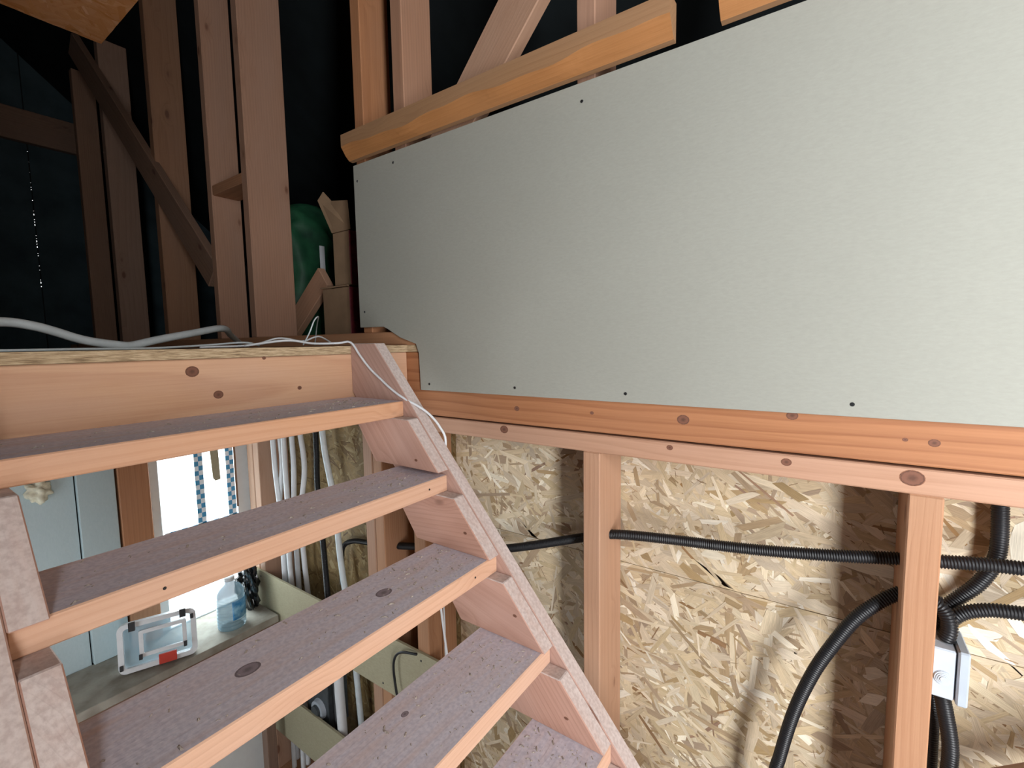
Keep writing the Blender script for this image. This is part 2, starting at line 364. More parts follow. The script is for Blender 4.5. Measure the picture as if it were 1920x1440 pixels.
def axes(xa, up_hint=None):
    xa = Vector(xa).normalized(); up_hint = Vector(up_hint or ((0, 0, 1) if abs(xa.z) < 0.9 else (1, 0, 0)))
    ya = up_hint.cross(xa).normalized(); za = xa.cross(ya)
    return Matrix((xa, ya, za)).transposed()
def bm_mesh(bm, smooth=False):
    bmesh.ops.recalc_face_normals(bm, faces=bm.faces)
    me = bpy.data.meshes.new('m'); bm.to_mesh(me); bm.free()
    if smooth:
        for p in me.polygons: p.use_smooth = True
    return me
def box(name, lo, hi, mat, parent=None, axis=None, bev=0.003, **kw):
    """axis-aligned timber or panel; local X runs with the grain (axis)"""
    lo = Vector(lo); hi = Vector(hi); c = (lo+hi)/2; d = hi-lo
    if axis is None: axis = 'xyz'[max(range(3), key=lambda i: d[i])]
    R = axes({'x': (1, 0, 0), 'y': (0, 1, 0), 'z': (0, 0, 1)}[axis])
    ld = Vector((abs(R.col[0].dot(d)), abs(R.col[1].dot(d)), abs(R.col[2].dot(d))))
    bm = bmesh.new(); bmesh.ops.create_cube(bm, size=1.0)
    bmesh.ops.scale(bm, vec=ld, verts=bm.verts)
    if bev: bmesh.ops.bevel(bm, geom=bm.edges[:], offset=min(bev, min(ld)*0.3), segments=1, affect='EDGES')
    M4 = R.to_4x4(); M4.translation = c
    return link(name, bm_mesh(bm), mat, parent, M4, **kw)
def bar(name, p0, p1, w, h, mat, parent=None, up_hint=None, bev=0.003, **kw):
    """timber between two points: w across (local y), h along the up hint (local z)"""
    p0, p1 = Vector(p0), Vector(p1); R = axes(p1-p0, up_hint)
    bm = bmesh.new(); bmesh.ops.create_cube(bm, size=1.0)
    bmesh.ops.scale(bm, vec=((p1-p0).length, w, h), verts=bm.verts)
    if bev: bmesh.ops.bevel(bm, geom=bm.edges[:], offset=bev, segments=1, affect='EDGES')
    M4 = R.to_4x4(); M4.translation = (p0+p1)/2
    return link(name, bm_mesh(bm), mat, parent, M4, **kw)
def prism(name, poly, a0, a1, plane, mat, parent=None, grain=None, bev=0.002, **kw):
    """polygon (u,v) in plane 'yz' extruded along x from a0 to a1 (or 'xz' along y, 'xy' along z); grain = direction of local X"""
    def P(u, v, a): return Vector({'yz': (a, u, v), 'xz': (u, a, v), 'xy': (u, v, a)}[plane])
    c = sum((P(u, v, (a0+a1)/2) for u, v in poly), Vector())/len(poly)
    R = axes(grain or {'yz': (0, 1, 0), 'xz': (1, 0, 0), 'xy': (1, 0, 0)}[plane]); Ri = R.transposed()
    bm = bmesh.new()
    va = [bm.verts.new(Ri @ (P(u, v, a0)-c)) for u, v in poly]; vb = [bm.verts.new(Ri @ (P(u, v, a1)-c)) for u, v in poly]
    bm.faces.new(va); bm.faces.new(vb[::-1])
    n = len(poly)
    for i in range(n): bm.faces.new((va[i], vb[i], vb[(i+1) % n], va[(i+1) % n]))
    bmesh.ops.recalc_face_normals(bm, faces=bm.faces)
    if bev: bmesh.ops.bevel(bm, geom=bm.edges[:], offset=bev, segments=1, affect='EDGES')
    M4 = R.to_4x4(); M4.translation = c
    return link(name, bm_mesh(bm), mat, parent, M4, **kw)
def spline(pts, n=16):
    pts = [Vector(p) for p in pts]; ext = [pts[0]*2-pts[1]] + pts + [pts[-1]*2-pts[-2]]; out = []
    for i in range(1, len(ext)-2):
        a, b, c, d = ext[i-1], ext[i], ext[i+1], ext[i+2]
        for k in range(n):
            t = k/n
            out.append(0.5*((2*b)+(c-a)*t+(2*a-5*b+4*c-d)*t*t+(3*b-a-3*c+d)*t**3))
    out.append(pts[-1]); return out
def resample(pts, step):
    out = [pts[0]]; acc = 0.0
    for a, b in zip(pts, pts[1:]):
        l = (b-a).length; pos = step-acc
        while pos <= l:
            out.append(a.lerp(b, pos/l)); pos += step
        acc = (acc+l) % step
    return out
def tube(name, pts, r, mat, parent=None, seg=12, pitch=0, depth=0.14, step=0.012, n=16, **kw):
    """round pipe along a smooth path; pitch > 0 gives corrugated pipe"""
    path = resample(spline(pts, n), pitch/4 if pitch else step)
    o0 = path[0].copy(); bm = bmesh.new(); rings = []
    nrm = None
    for i, p in enumerate(path):
        t = (path[min(i+1, len(path)-1)]-path[max(i-1, 0)]).normalized()
        if nrm is None:
            nrm = t.cross(Vector((0.3, 0.5, 0.8))).normalized()
        nrm = (nrm-t*nrm.dot(t)).normalized(); bn = t.cross(nrm)
        rr = r if not pitch else r*(1.0, 1.0, 1-depth, 1-depth)[i % 4]
        rings.append([bm.verts.new(p-o0+(nrm*math.cos(2*math.pi*k/seg)+bn*math.sin(2*math.pi*k/seg))*rr) for k in range(seg)])
    for a, b in zip(rings, rings[1:]):
        for k in range(seg): bm.faces.new((a[k], a[(k+1) % seg], b[(k+1) % seg], b[k]))
    bm.faces.new(rings[0][::-1]); bm.faces.new(rings[-1])
    return link(name, bm_mesh(bm, True), mat, parent, Matrix.Translation(o0), **kw)
def lathe(name, prof, mat, loc, parent=None, seg=28, **kw):
    bm = bmesh.new(); rings = []
    for r, z in prof: rings.append([bm.verts.new((r*math.cos(2*math.pi*k/seg), r*math.sin(2*math.pi*k/seg), z)) for k in range(seg)])
    for a, b in zip(rings, rings[1:]):
        for k in range(seg): bm.faces.new((a[k], a[(k+1) % seg], b[(k+1) % seg], b[k]))
    bm.faces.new(rings[0][::-1]); bm.faces.new(rings[-1])
    return link(name, bm_mesh(bm, True), mat, parent, Matrix.Translation(loc), **kw)
_disc = {}
def screw(parent, loc, axis=(-1, 0, 0), r=0.0045, mat=None):
    key = 'screw'
    if key not in _disc:
        bm = bmesh.new(); bmesh.ops.create_cone(bm, cap_ends=True, segments=12, radius1=1.0, radius2=0.75, depth=0.5)
        me = bm_mesh(bm); me.materials.append(STEEL); _disc[key] = me
    R = axes(axis).to_4x4()
    # cone axis is local z: turn z onto the axis
    q = Vector((0, 0, 1)).rotation_difference(Vector(axis)).to_matrix().to_4x4()
    M4 = Matrix.Translation(loc) @ q @ Matrix.Diagonal((r, r, r*0.8, 1))
    return link('screw', _disc[key], STEEL, parent, M4)

def mat_knot(name, core, rim):
    m, nt, b = new_mat(name)
    tc = N(nt, 'ShaderNodeTexCoord'); ln = N(nt, 'ShaderNodeVectorMath', operation='LENGTH'); L(nt, tc.outputs['Object'], ln.inputs[0])
    n = N(nt, 'ShaderNodeTexNoise'); n.inputs['Scale'].default_value = 4.0; L(nt, tc.outputs['Object'], n.inputs['Vector'])
    r = math_(nt, 'ADD', ln.outputs['Value'], math_(nt, 'MULTIPLY', math_(nt, 'SUBTRACT', n.outputs[0], 0.5), 0.3))
    c = ramp(nt, r, [(0.15, s2l(tuple(int(v*0.8) for v in core))), (0.5, s2l(core)), (0.72, s2l(core)), (0.85, s2l(tuple(int(v*0.75) for v in core))), (0.95, s2l(rim))])
    L(nt, c.outputs[0], b.inputs['Base Color']); b.inputs['Roughness'].default_value = 0.65; b.inputs['Specular IOR Level'].default_value = 0.2
    return m
KNOT = mat_knot('pine_knot', (122, 84, 68), (150, 104, 80)); KNOT_DUST = mat_knot('dusty_knot', (148, 138, 146), (134, 122, 128))
def knot(board, loc, normal, r, el=1.25, along=(0, 1, 0), mat=None):
    """a knot set in the face of a board: a shallow lens, a little proud"""
    mat = mat or KNOT
    if mat.name not in _disc:
        bm = bmesh.new(); bmesh.ops.create_cone(bm, cap_ends=True, segments=18, radius1=1.0, radius2=0.9, depth=0.04)
        me = bm_mesh(bm); me.materials.append(mat); _disc[mat.name] = me
    zz_ = Vector(normal).normalized(); xx_ = Vector(along).normalized(); yy_ = zz_.cross(xx_)
    M4 = Matrix((xx_*r*el, yy_*r, zz_*0.012)).transposed().to_4x4(); M4.translation = Vector(loc)
    return link('knot', _disc[mat.name], mat, board, M4)

# ================================================================== THE SETTING
XO = 0.175          # face of the strand board on the outer wall
XP = 0.0125         # face of studs, rim board and plates
YB, YF = -4.0, 1.30 # back wall and far wall under the landing
ZL = -2.35          # lower floor
XL = -1.9

box('floor', (XL, YB, ZL-0.1), (0.35, YF+0.2, ZL), FLOORM, bev=0, kind='structure', label='pale screed floor of the lower room')

# --- outer wall beside the stairs: strand board panels, studs, rim board and plates
wr = empty('wall_right', (XO, 0, ZL), kind='structure', label='framed outer wall of strand board behind timber studs')
JY, JZ = -0.079, -0.685
for (y0, y1, z0, z1) in [(JY+.0015, YF, JZ+.001, -0.02), (JY+.0015, YF, ZL, JZ-.001), (YB, JY-.0015, JZ+.001, -0.02), (YB, JY-.0015, ZL, JZ-.001)]:
    # the face looks to -X: local x runs to -Y, local y up
    strand_panel('panel', (XO, y1, z0), (0, -1, 0), (0, 0, 1), y1-y0, z1-z0, STRANDS if y0 < -1 else STRANDS_OLIVE, wr, seed=int(1000+y0*31+z0*57))
box('backing', (XO+0.013, YB, ZL), (XO+0.05, YF+0.1, -0.03), MEMBR, wr, bev=0)
ZPB, ZJ2, ZJ1, OT = -0.3075, -0.2551, -0.2496, 0.0252
rim_ = box('rim_board', (XP, YB, ZJ1), (XP+0.045, YF, -OT), W_RIM, wr)
pla_ = box('top_plate', (XP, YB, ZPB), (XO-0.004, YF, ZJ2), W_PLATE, wr)
for (y0, y1) in [(-0.7589, -0.7067), (-1.4694, -1.4154), (-0.062, -0.001), (0.168, 0.222), (0.226, 0.282), (-2.1, -2.046), (1.13, 1.185), (1.19, 1.25)]:
    box('stud', (XP, y0, ZL+0.05), (XO-0.004, y1, ZPB), W_STUD, wr)
box('bottom_plate', (XP, YB, ZL), (XO-0.004, YF, ZL+0.05), W_STUD, wr)
bar('brace', (0.05, -1.56, -0.925), (0.05, -2.04, -0.53), 0.05, 0.09, W_STUD, wr)

# --- far wall under the landing, with window
wf = empty('wall_far', (-0.8, YF, ZL), kind='structure', label='grey boarded far wall under the landing')
box('board', (XL, YF, ZL), (-0.66, YF+0.0125, -0.05), GYP_B, wf, bev=0)
box('board', (-0.655, YF-0.02, -1.35), (-0.53, YF+0.0125, -0.05), GYP_B, wf, bev=0.002)
box('board', (-0.66, YF, ZL), (XO, YF+0.0125, -1.40), GYP_B, wf, bev=0)
box('board', (-0.53, YF, -0.36), (XO, YF+0.0125, -0.05), GYP_B, wf, bev=0)
box('stud', (-0.522, YF-0.03, -1.35), (-0.409, YF+0.12, -0.05), W_UP, wf)
box('sheathing', (XL, YF+0.13, ZL), (-0.41, YF+0.16, 0.0), MEMBR, wf, bev=0)
box('sheathing', (-0.41, YF+0.13, ZL), (XO+0.05, YF+0.16, -1.40), MEMBR, wf, bev=0)
box('sheathing', (-0.41, YF+0.13, -0.36), (XO+0.05, YF+0.16, 0.0), MEMBR, wf, bev=0)
box('sheathing', (0.04, YF+0.02, -1.40), (XO+0.05, YF+0.16, -0.36), MEMBR, wf, bev=0)
w1 = empty('window_1', (-0.19, YF+0.04, -1.39), kind='structure', label='bright white framed window under the landing with checked protective film')
for lo, hi in [((-0.405, YF, -1.39), (-0.365, YF+0.07, -0.36)), ((-0.028, YF, -1.39), (0.04, YF+0.07, -0.36)),
               ((-0.365, YF, -0.41), (-0.028, YF+0.07, -0.36)), ((-0.365, YF, -1.39), (-0.028, YF+0.07, -1.345)),
               ((-0.365, YF, -0.955), (-0.028, YF+0.07, -0.90)), ((-0.21, YF+0.015, -0.90), (-0.18, YF+0.06, -0.41))]:
    box('frame', lo, hi, WHITE, w1)
box('ledge', (-0.40, YF-0.045, -0.925), (-0.02, YF, -0.905), WHITE, w1)
box('pane', (-0.365, YF+0.035, -0.90), (-0.21, YF+0.039, -0.41), GLASS, w1, bev=0)
box('pane', (-0.18, YF+0.035, -0.90), (-0.028, YF+0.039, -0.41), GLASS, w1, bev=0)
box('pane', (-0.365, YF+0.035, -1.345), (-0.028, YF+0.039, -0.955), GLASS, w1, bev=0)
for x in (-0.212, -0.068): box('film_strip', (x-0.006, YF-0.004, -0.90), (x+0.032, YF-0.001, -0.41), TAPE, w1, axis='x', bev=0)
box('film_strip', (-0.36, YF-0.004, -0.905), (-0.03, YF-0.001, -0.875), TAPE, w1, bev=0)
box('seal', (-0.034, YF-0.008, -0.84), (-0.025, YF-0.002, -0.40), W_DARK, w1, bev=0)
prism('hanging_scrap', [(-0.148, -0.42), (-0.108, -0.42), (-0.104, -0.672), (-0.128, -0.676), (-0.138, -0.66)], YF-0.006, YF-0.003, 'xz', GYP_S, w1, bev=0)

# deep sill shelf
sh = empty('shelf', (-0.6, 1.1, -1.40), kind=None)
setup(sh, 'wide dusty board shelf under the far window', 'shelf')
prism('top', [(-1.3, 0.985), (-0.01, 0.985), (-0.01, YF-0.002), (-1.3, YF-0.002)], -1.388, -1.352, 'xy', OSB_SHELF, sh)
box('front_rail', (-1.3, 0.99, -1.46), (-0.01, 1.02, -1.389), W_DARK, sh)
for x in (-1.25, -0.72, -0.10): box('leg', (x, 1.0, ZL), (x+0.05, 1.05, -1.46), W_DARK, sh)

bar('added_white_sheet', (-0.33, 1.17, ZL+0.004), (-0.33, 1.268, -1.52), 0.62, 0.03, WHITE, None, up_hint=(0, 1, 0.1), label='added white sheet standing in for the bright floor under the shelf', cat='added sheet')  # added pale sheet in place of the bright patch of floor

# --- back wall (behind the camera) and left wall with the window that lights the stairs
ZT = 3.4
box('wall_back', (XL-0.1, YB-0.12, ZL), (2.8, YB, ZT), PLASTER, bev=0, kind='structure', label='back wall behind the stairs')
wl = empty('wall_left', (XL, 0, ZL), kind='structure', label='left wall of the stairwell')
for lo, hi in [((XL-0.12, YB, ZL), (XL, WB[0], ZT)), ((XL-0.12, WB[1], ZL), (XL, WC[0], ZT)), ((XL-0.12, WC[1], ZL), (XL, 4.5, ZT)), ((XL-0.12, WC[0], ZL), (XL, WC[1], WC[2])), ((XL-0.12, WC[0], WC[3]), (XL, WC[1], ZT)),
               ((XL-0.12, WB[0], ZL), (XL, WB[1], WB[2])), ((XL-0.12, WB[0], WB[3]), (XL, WB[1], ZT))]:
    box('board', lo, hi, PLASTER, wl, bev=0)
w2 = empty('window_2', (XL, (WB[0]+WB[1])/2, WB[2]), kind='structure', label='window that lights the stairs')
for lo, hi in [((XL-0.05, WB[0], WB[2]), (XL, WB[0]+0.05, WB[3])), ((XL-0.05, WB[1]-0.05, WB[2]), (XL, WB[1], WB[3])),
               ((XL-0.05, WB[0]+0.05, WB[2]), (XL, WB[1]-0.05, WB[2]+0.05)), ((XL-0.05, WB[0]+0.05, WB[3]-0.05), (XL, WB[1]-0.05, WB[3]))]:
    box('frame', lo, hi, WHITE, w2)

w3 = empty('added_fill_window', (XL, (WC[0]+WC[1])/2, WC[2]), kind='structure', label='added unseen window that brightens the lower room')
for lo, hi in [((XL-0.05, WC[0], WC[2]), (XL, WC[0]+0.05, WC[3])), ((XL-0.05, WC[1]-0.05, WC[2]), (XL, WC[1], WC[3])),
               ((XL-0.05, WC[0]+0.05, WC[2]), (XL, WC[1]-0.05, WC[2]+0.05)), ((XL-0.05, WC[0]+0.05, WC[3]-0.05), (XL, WC[1]-0.05, WC[3]))]:
    box('frame', lo, hi, WHITE, w3)

# --- upper floor: strand board on joists, landing beam in front
fu = empty('floor_upper', (-0.8, 1.5, 0), kind='structure', label='upper floor landing of strand board on timber joists')
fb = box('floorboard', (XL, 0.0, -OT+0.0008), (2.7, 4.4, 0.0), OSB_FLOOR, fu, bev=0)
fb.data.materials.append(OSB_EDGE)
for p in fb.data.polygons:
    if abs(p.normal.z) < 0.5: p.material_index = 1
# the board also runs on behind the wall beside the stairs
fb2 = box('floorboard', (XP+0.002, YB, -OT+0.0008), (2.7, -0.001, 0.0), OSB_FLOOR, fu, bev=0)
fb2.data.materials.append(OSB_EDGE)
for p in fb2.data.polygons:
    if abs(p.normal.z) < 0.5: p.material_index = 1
bea_ = box('landing_beam', (XL, 0.0, -0.235), (XP-0.001, 0.045, -OT), W_BEAM, fu)
for x in (-1.9, -1.3, -0.7): box('joist', (x, 0.046, -0.225), (x+0.045, 1.29, -OT), W_STUD, fu)

for x, z, r in ((-0.683, -0.055, 0.014), (-0.628, -0.117, 0.011), (-0.409, -0.119, 0.006), (-0.507, -0.028, 0.005)): knot(bea_, (x, 0, z), (0, -1, 0), r, 1.15, (1, 0, 0))
for y, z, r in ((-0.482, -0.201, 0.008), (-0.982, -0.195, 0.013), (-1.214, -0.167, 0.010), (-0.735, -0.196, 0.005), (-1.406, -0.2, 0.004), (-1.449, -0.202, 0.008)): knot(rim_, (XP, y, z), (-1, 0, 0), r)
for y, z, r in ((-0.432, -0.271, 0.013), (-1.206, -0.272, 0.009), (-0.95, -0.269, 0.007), (-1.42, -0.275, 0.017)): knot(pla_, (XP, y, z), (-1, 0, 0), r)

# --- upper framed wall in line with the drywall panel
wu = empty('wall_upper', (0.08, 1.0, 0), kind='structure', label='open stud wall of the dark upper floor')
box('bottom_plate', (XP+0.001, YB, 0.0), (0.155, 4.35, 0.05), W_STUD, wu)
for (y0, y1, x1, zt) in [(0.19, 0.243, 0.15, 2.1), (-0.03, 0.026, 0.155, 2.1), (-0.745, -0.691, 0.155, 2.1), (-1.45, -1.40, 0.155, 2.1),
                     (1.066, 1.12, 0.225, 2.1), (1.44, 1.49, 0.16, 2.15), (2.14, 2.20, 0.19, 2.15), (2.98, 3.045, 0.18, 2.15), (3.60, 3.66, 0.15, 2.15)]:
    box('stud', (XP+0.001, y0, 0.05), (x1, y1, zt), W_FAR if y0 > 2 else W_UP, wu)
box('blocking', (XP+0.004, 1.121, 0.80), (0.15, 1.439, 0.85), W_UP, wu)
bar('brace', (0.038, 1.51, 0.39), (-0.03, 3.3, 2.19), 0.045, 0.15, W_DARK, wu, up_hint=(0, -1, 1))
bar('brace', (0.036, -0.12, 0.56), (0.036, -0.645, 1.125), 0.045, 0.14, W_STUD, wu, up_hint=(0, -1, -1))

# --- roof and end wall of the dark upper floor
prism('ceiling', [(2.7, 0.0), (-1.2, 3.4), (XL, 3.4), (XL, 3.5), (-1.1, 3.5), (2.8, 0.0)], YB, 4.5, 'xz', MEMBR, bev=0, kind='structure', label='dark underside of the sloping roof')
we = empty('wall_end', (0, 4.4, 0), kind='structure', label='dark end wall of the upper floor with daylight through its seam')
GX = -0.124
box('membrane', (XL, 4.4, 0), (GX-0.004, 4.43, 3.4), MEMBR2, we, bev=0)
box('membrane', (GX+0.004, 4.4, 0), (2.7, 4.43, 3.4), MEMBR2, we, bev=0)
box('tie_beam', (XL, 4.34, 1.74), (2.0, 4.399, 2.0), W_DARK, we)
z = 0.0
while z < 1.72:
    h = random.choice((0.012, 0.02, 0.03, 0.045, 0.08)) if z > 0.55 else 0.55
    box('seam_filler', (GX-0.0042, 4.402, z), (GX+0.0042, 4.42, z+h), MEMBR, we, bev=0)
    z += h + random.choice((0.005, 0.008, 0.010, 0.016))
box('seam_filler', (GX-0.0042, 4.402, 1.73), (GX+0.0042, 4.42, 3.4), MEMBR, we, bev=0)
box('wall_outer', (2.7, YB, -0.2), (2.8, 4.5, 0.2), MEMBR, bev=0, kind='structure', label='low dark knee wall at the eaves')
# strand board offcut overhead, fixed under a short joist at the left wall
strand_panel('strand_board_sheet', (XL+0.002, 0.727, 1.0), (1, 0, 0), (0, -1, 0), -0.598-XL-0.002, 0.627, STRANDS_BOUNCE, None, seed=5,
             label='strand board sheet overhead, warm bounce light painted into its colour', cat='board')
box('ceiling_joist', (XL+0.001, 0.36, 1.0125), (-0.72, 0.41, 1.15), W_DARK, label='short joist above the overhead strand board sheet', cat='beam')

# ================================================================== STAIRS
XS, TH, TB = -0.229, 0.042, 0.042           # inner face of right stringer, stringer and block thickness
XS2 = -1.077                                # inner face of left stringer
NY = [-0.2422, -0.4085, -0.577, -0.7362, -0.8961]; NZ = [-0.1638, -0.3619, -0.5503, -0.7411, -0.9219]
while NZ[-1] > ZL+0.25: NY.append(NY[-1]-0.161); NZ.append(NZ[-1]-0.1895)
TT = 0.0456
SL = 1.19
def front_y(z): return -0.119 - (0.007-z)/SL
st = empty('staircase', (-0.65, -1.0, ZL), 'open-riser pine staircase with dusty treads climbing to the landing', 'staircase')
W = 0.25
zb = ZL
poly = [(front_y(0.008), 0.008), (-0.001, 0.008), (-0.001, 0.008-0.13*SL), (front_y(zb)+W, zb), (front_y(zb), zb)]
g = (0, 1, SL)
prism('stringer', poly, XS, XS+TH, 'yz', W_BLOCK, st, grain=g)
prism('stringer', poly, XS2-TH, XS2, 'yz', W_BLOCK, st, grain=g)
for i, (y, z) in enumerate(zip(NY, NZ)):
    back = -0.001 if i == 0 else y+0.192
    tr = box('tread', (XS2+0.001, y, z-TT), (XS-0.001, back, z), W_STAIR, st, axis='x', bev=0.0025)
    if i == 2:
        for x, y_, r in ((-0.518, -0.476, 0.016), (-0.813, -0.477, 0.017)): knot(tr, (x, y_, z), (0, 0, 1), r, 1.3, (1, 0, 0), KNOT_DUST)
    if i == 3: knot(tr, (-0.578, -0.60, z), (0, 0, 1), 0.007, 1.3, (1, 0, 0), KNOT_DUST)
    # spacer blocks under this tread, down to the next one
    zt_, zbt = z-TT-0.0005, (NZ[i+1] if i+1 < len(NZ) else ZL)+0.0006
    if i == 0: zbt += 0.014
    fz = front_y
    yb_bot = (NY[i+1] if i+1 < len(NY) else y-0.161)+0.255
    yb_top = yb_bot + (zt_-zbt)/SL*0.85
    if i == 0: yb_top = min(yb_top, -0.03)
    pl = [(fz(zt_)+0.002, zt_), (yb_top, zt_), (yb_bot, zbt), (fz(zbt)+0.002, zbt)]
    gr = (0, 1, (SL, -0.1, 0.25, SL, 0.1)[i % 5])
    sb_ = prism('spacer_block', pl, XS-TB, XS-0.0005, 'yz', W_BLOCK, st, grain=gr)
    if i < 4:
        ky, kz = ((-0.33, -0.322), (-0.505, -0.494), (-0.66, -0.67), (-0.802, -0.874))[i]; knot(sb_, (XS-TB, ky, kz), (-1, 0, 0), 0.004, 1.6)
    if i == 0: pl = [pl[0], pl[1], (pl[2][0], pl[2][1]-0.014), (fz(zbt-0.014)+0.002, zbt-0.014)]
    prism('spacer_block', pl, XS2+0.0005, XS2+TB, 'yz', W_BLOCK, st, grain=gr)
for (x, i) in [(-0.30, 1), (-0.32, 2), (-0.95, 2), (-0.9, 1)]:
    screw(st, (x, NY[i]-0.0008, NZ[i]-0.023), (0, -1, 0), 0.0028)

# sawdust and crumbs on the treads
bm = bmesh.new()
for i in range(6):
    for k in range(170):
        t = random.random()
        x = XS-TB-0.01-(abs(random.gauss(0, 0.16)) if t < 0.6 else random.random()*0.74)
        if x < XS2+TB+0.01: continue
        y = NY[i]+0.012+random.random()*0.17; z0 = NZ[i]
        s = random.choice((0.0012, 0.0016, 0.0022, 0.0035)); a = random.random()*6.28
        c, sn = math.cos(a), math.sin(a); lx = s*random.uniform(0.8, 2.6)
        v = [bm.verts.new((x+c*u*lx-sn*w_*s, y+sn*u*lx+c*w_*s, z0+h)) for u, w_, h in ((-1, -.6, 0), (1, -.5, 0), (.7, .6, 0), (-.8, .5, 0), (0, 0, s*0.8))]
        for f in ((0, 1, 4), (1, 2, 4), (2, 3, 4), (3, 0, 4), (3, 2, 1, 0)): bm.faces.new([v[q] for q in f])
link('wood_crumbs', bm_mesh(bm), mat_plain('crumbs', (134, 124, 120), 0.9, 0.1, 0.1, 200, c2=(206, 196, 184)), kind='stuff', label='crumbs of wood and mortar scattered on the treads', cat='debris')

# ================================================================== DRYWALL PANEL
ZG, ZGT, YG, YN = -0.1595, 0.6805, 0.2451, -0.0776
dp = empty('gypsum_board', (0, -0.8, ZG), 'large grey gypsum board with a notched lower corner beside the stairs', 'drywall')
prism('sheet', [(YG, ZGT), (YG, 0.071), (0.11, 0.070), (0.085, 0.060), (0.02, 0.028), (-0.060, 0.004), (YN+0.004, -0.03), (YN, ZG), (YB+0.05, ZG), (YB+0.05, ZGT)],
      0.0, 0.0122, 'yz', GYP, dp, bev=0.001)
def on_x(px, x):
    d = fw + rt*((px[0]-960)/F_PX) - up*((px[1]-720)/F_PX); c = M.translation
    return c + d*((x-c.x)/d.x)
for yy, zz in [(0.022, 0.643), (0.224, 0.62), (0.214, 0.13), (-0.713, 0.633), (-0.121, -0.137), (-0.484, -0.135), (-0.837, -0.136), (-1.319, -0.134), (-2.0, -0.13), (-2.0, 0.62)]:
    screw(dp, (-0.0006, yy, zz), r=0.0046)

# top rails with a bark-edged underside
def rail(name, y0, y1, label):
    t = empty(name, (-0.025, (y0+y1)/2, 0.677), label, 'timber', 'rails along the drywall top')
    n = 44; x0, x1, zb_, zt_ = -0.05, -0.0008, 0.690, 0.776
    sec = []
    for i in range(n+1):
        y = y0+(y1-y0)*i/n
        w = 0.038+0.006*math.sin(i*0.33+1)+0.003*math.sin(i*0.9)
        sec.append([(x0, y, zt_), (x0, y, zb_+w), (x0+0.013+w*0.14, y, zb_+w*0.36), (x0+0.034, y, zb_+0.002), (x1, y, zb_), (x1, y, zt_)])
    cy = (y0+y1)/2; cz = 0.73
    R = axes((0, 1, 0)); Ri = R.transposed(); c = Vector((-0.025, cy, cz))
    bm = bmesh.new(); vv = [[bm.verts.new(Ri @ (Vector(p)-c)) for p in s] for s in sec]
    for a, b in zip(vv, vv[1:]):
        for k in range(6):
            f = bm.faces.new((a[k], a[(k+1) % 6], b[(k+1) % 6], b[k])); f.material_index = 1 if k in (1, 2) else 0
    bm.faces.new(vv[0]); bm.faces.new(vv[-1][::-1])
    M4 = R.to_4x4(); M4.translation = c
    link('plank', bm_mesh(bm), [W_RAIL, W_WANE], t, M4)
rail('top_rail', 0.245, -0.955, 'bark-edged timber rail running along the top of the drywall, left of the gap')
rail('top_rail', -1.055, -3.9, 'bark-edged timber rail at the top edge of the photo, right of the gap')

# drywall strips nailed across the studs under the landing
for z0, z1, lab in ((-1.42, -1.172, 'upper drywall strip nailed across the studs under the stairs'), (-2.04, -1.79, 'lower drywall strip nailed across the studs under the stairs')):
    t = empty('drywall_strip', (0, 0.5, z0), lab, 'drywall', 'drywall strips under the stairs')
    prism('sheet', [(-0.16, z0+0.004), (-0.15, z1), (1.247, z1), (1.247, z0)], 0.0, 0.0122, 'yz', GYP_S, t, bev=0.001)
    for yy in (-0.03, 0.20, 1.16): screw(t, (-0.0006, yy, z1-0.03)); screw(t, (-0.0006, yy, z0+0.03))

# ================================================================== ELECTRICAL
CR, CPI = 0.0142, 0.0052
tube('conduit', [(0.085, 0.225, -0.84), (0.085, 0.0, -0.79), (0.085, -0.2, -0.745), (0.09, -0.389, -0.702), (0.09, -0.668, -0.599), (0.09, -0.767, -0.566), (0.088, -0.923, -0.543), (0.086, -1.122, -0.521), (0.088, -1.287, -0.496), (0.09, -1.414, -0.472), (0.09, -1.486, -0.460), (0.09, -1.6, -0.444), (0.09, -2.0, -0.41)],
     CR, BLACKP, pitch=CPI, label='long black corrugated conduit running level through the studs', cat='conduit')
tube('conduit', [(0.095, -1.484, -0.552), (0.09, -1.44, -0.538), (0.085, -1.413, -0.55), (0.075, -1.378, -0.58), (0.07, -1.342, -0.626), (0.065, -1.305, -0.697), (0.062, -1.271, -0.776), (0.06, -1.237, -0.887), (0.06, -1.212, -1.012), (0.06, -1.20, -1.10), (0.06, -1.195, -1.4), (0.06, -1.19, -1.9)],
     CR, BLACKP, pitch=CPI, label='black corrugated conduit curving down left of the right-hand stud', cat='conduit')
jb = empty('junction_box', (0.08, -1.50, -0.73), 'pale grey plastic junction box on the side of the right-hand stud', 'junction box')
body = box('body', (0.042, -1.507, -0.726), (0.125, -1.4705, -0.622), GREYP, jb, axis='z', bev=0.003)
box('lid', (0.036, -1.526, -0.730), (0.131, -1.5085, -0.617), GREYP2, jb, axis='z', bev=0.003)
for r_, d_ in ((0.0155, 0.0015), (0.0125, 0.003), (0.0095, 0.0045), (0.0065, 0.006)):
    bm = bmesh.new(); bmesh.ops.create_cone(bm, cap_ends=True, segments=20, radius1=r_, radius2=r_*0.9, depth=0.003)
    q = Vector((0, 0, 1)).rotation_difference(Vector((-1, 0, 0))).to_matrix().to_4x4()
    link('cable_gland', bm_mesh(bm), GREYP, body, Matrix.Translation((0.042-d_, -1.489, -0.682)) @ q)
tube('conduit', [(0.09, -1.477, -0.553), (0.086, -1.488, -0.560), (0.08, -1.4965, -0.575), (0.076, -1.4985, -0.597), (0.076, -1.494, -0.619)], CR, BLACKP, pitch=CPI, label='short black conduit bend entering the top of the junction box', cat='conduit')
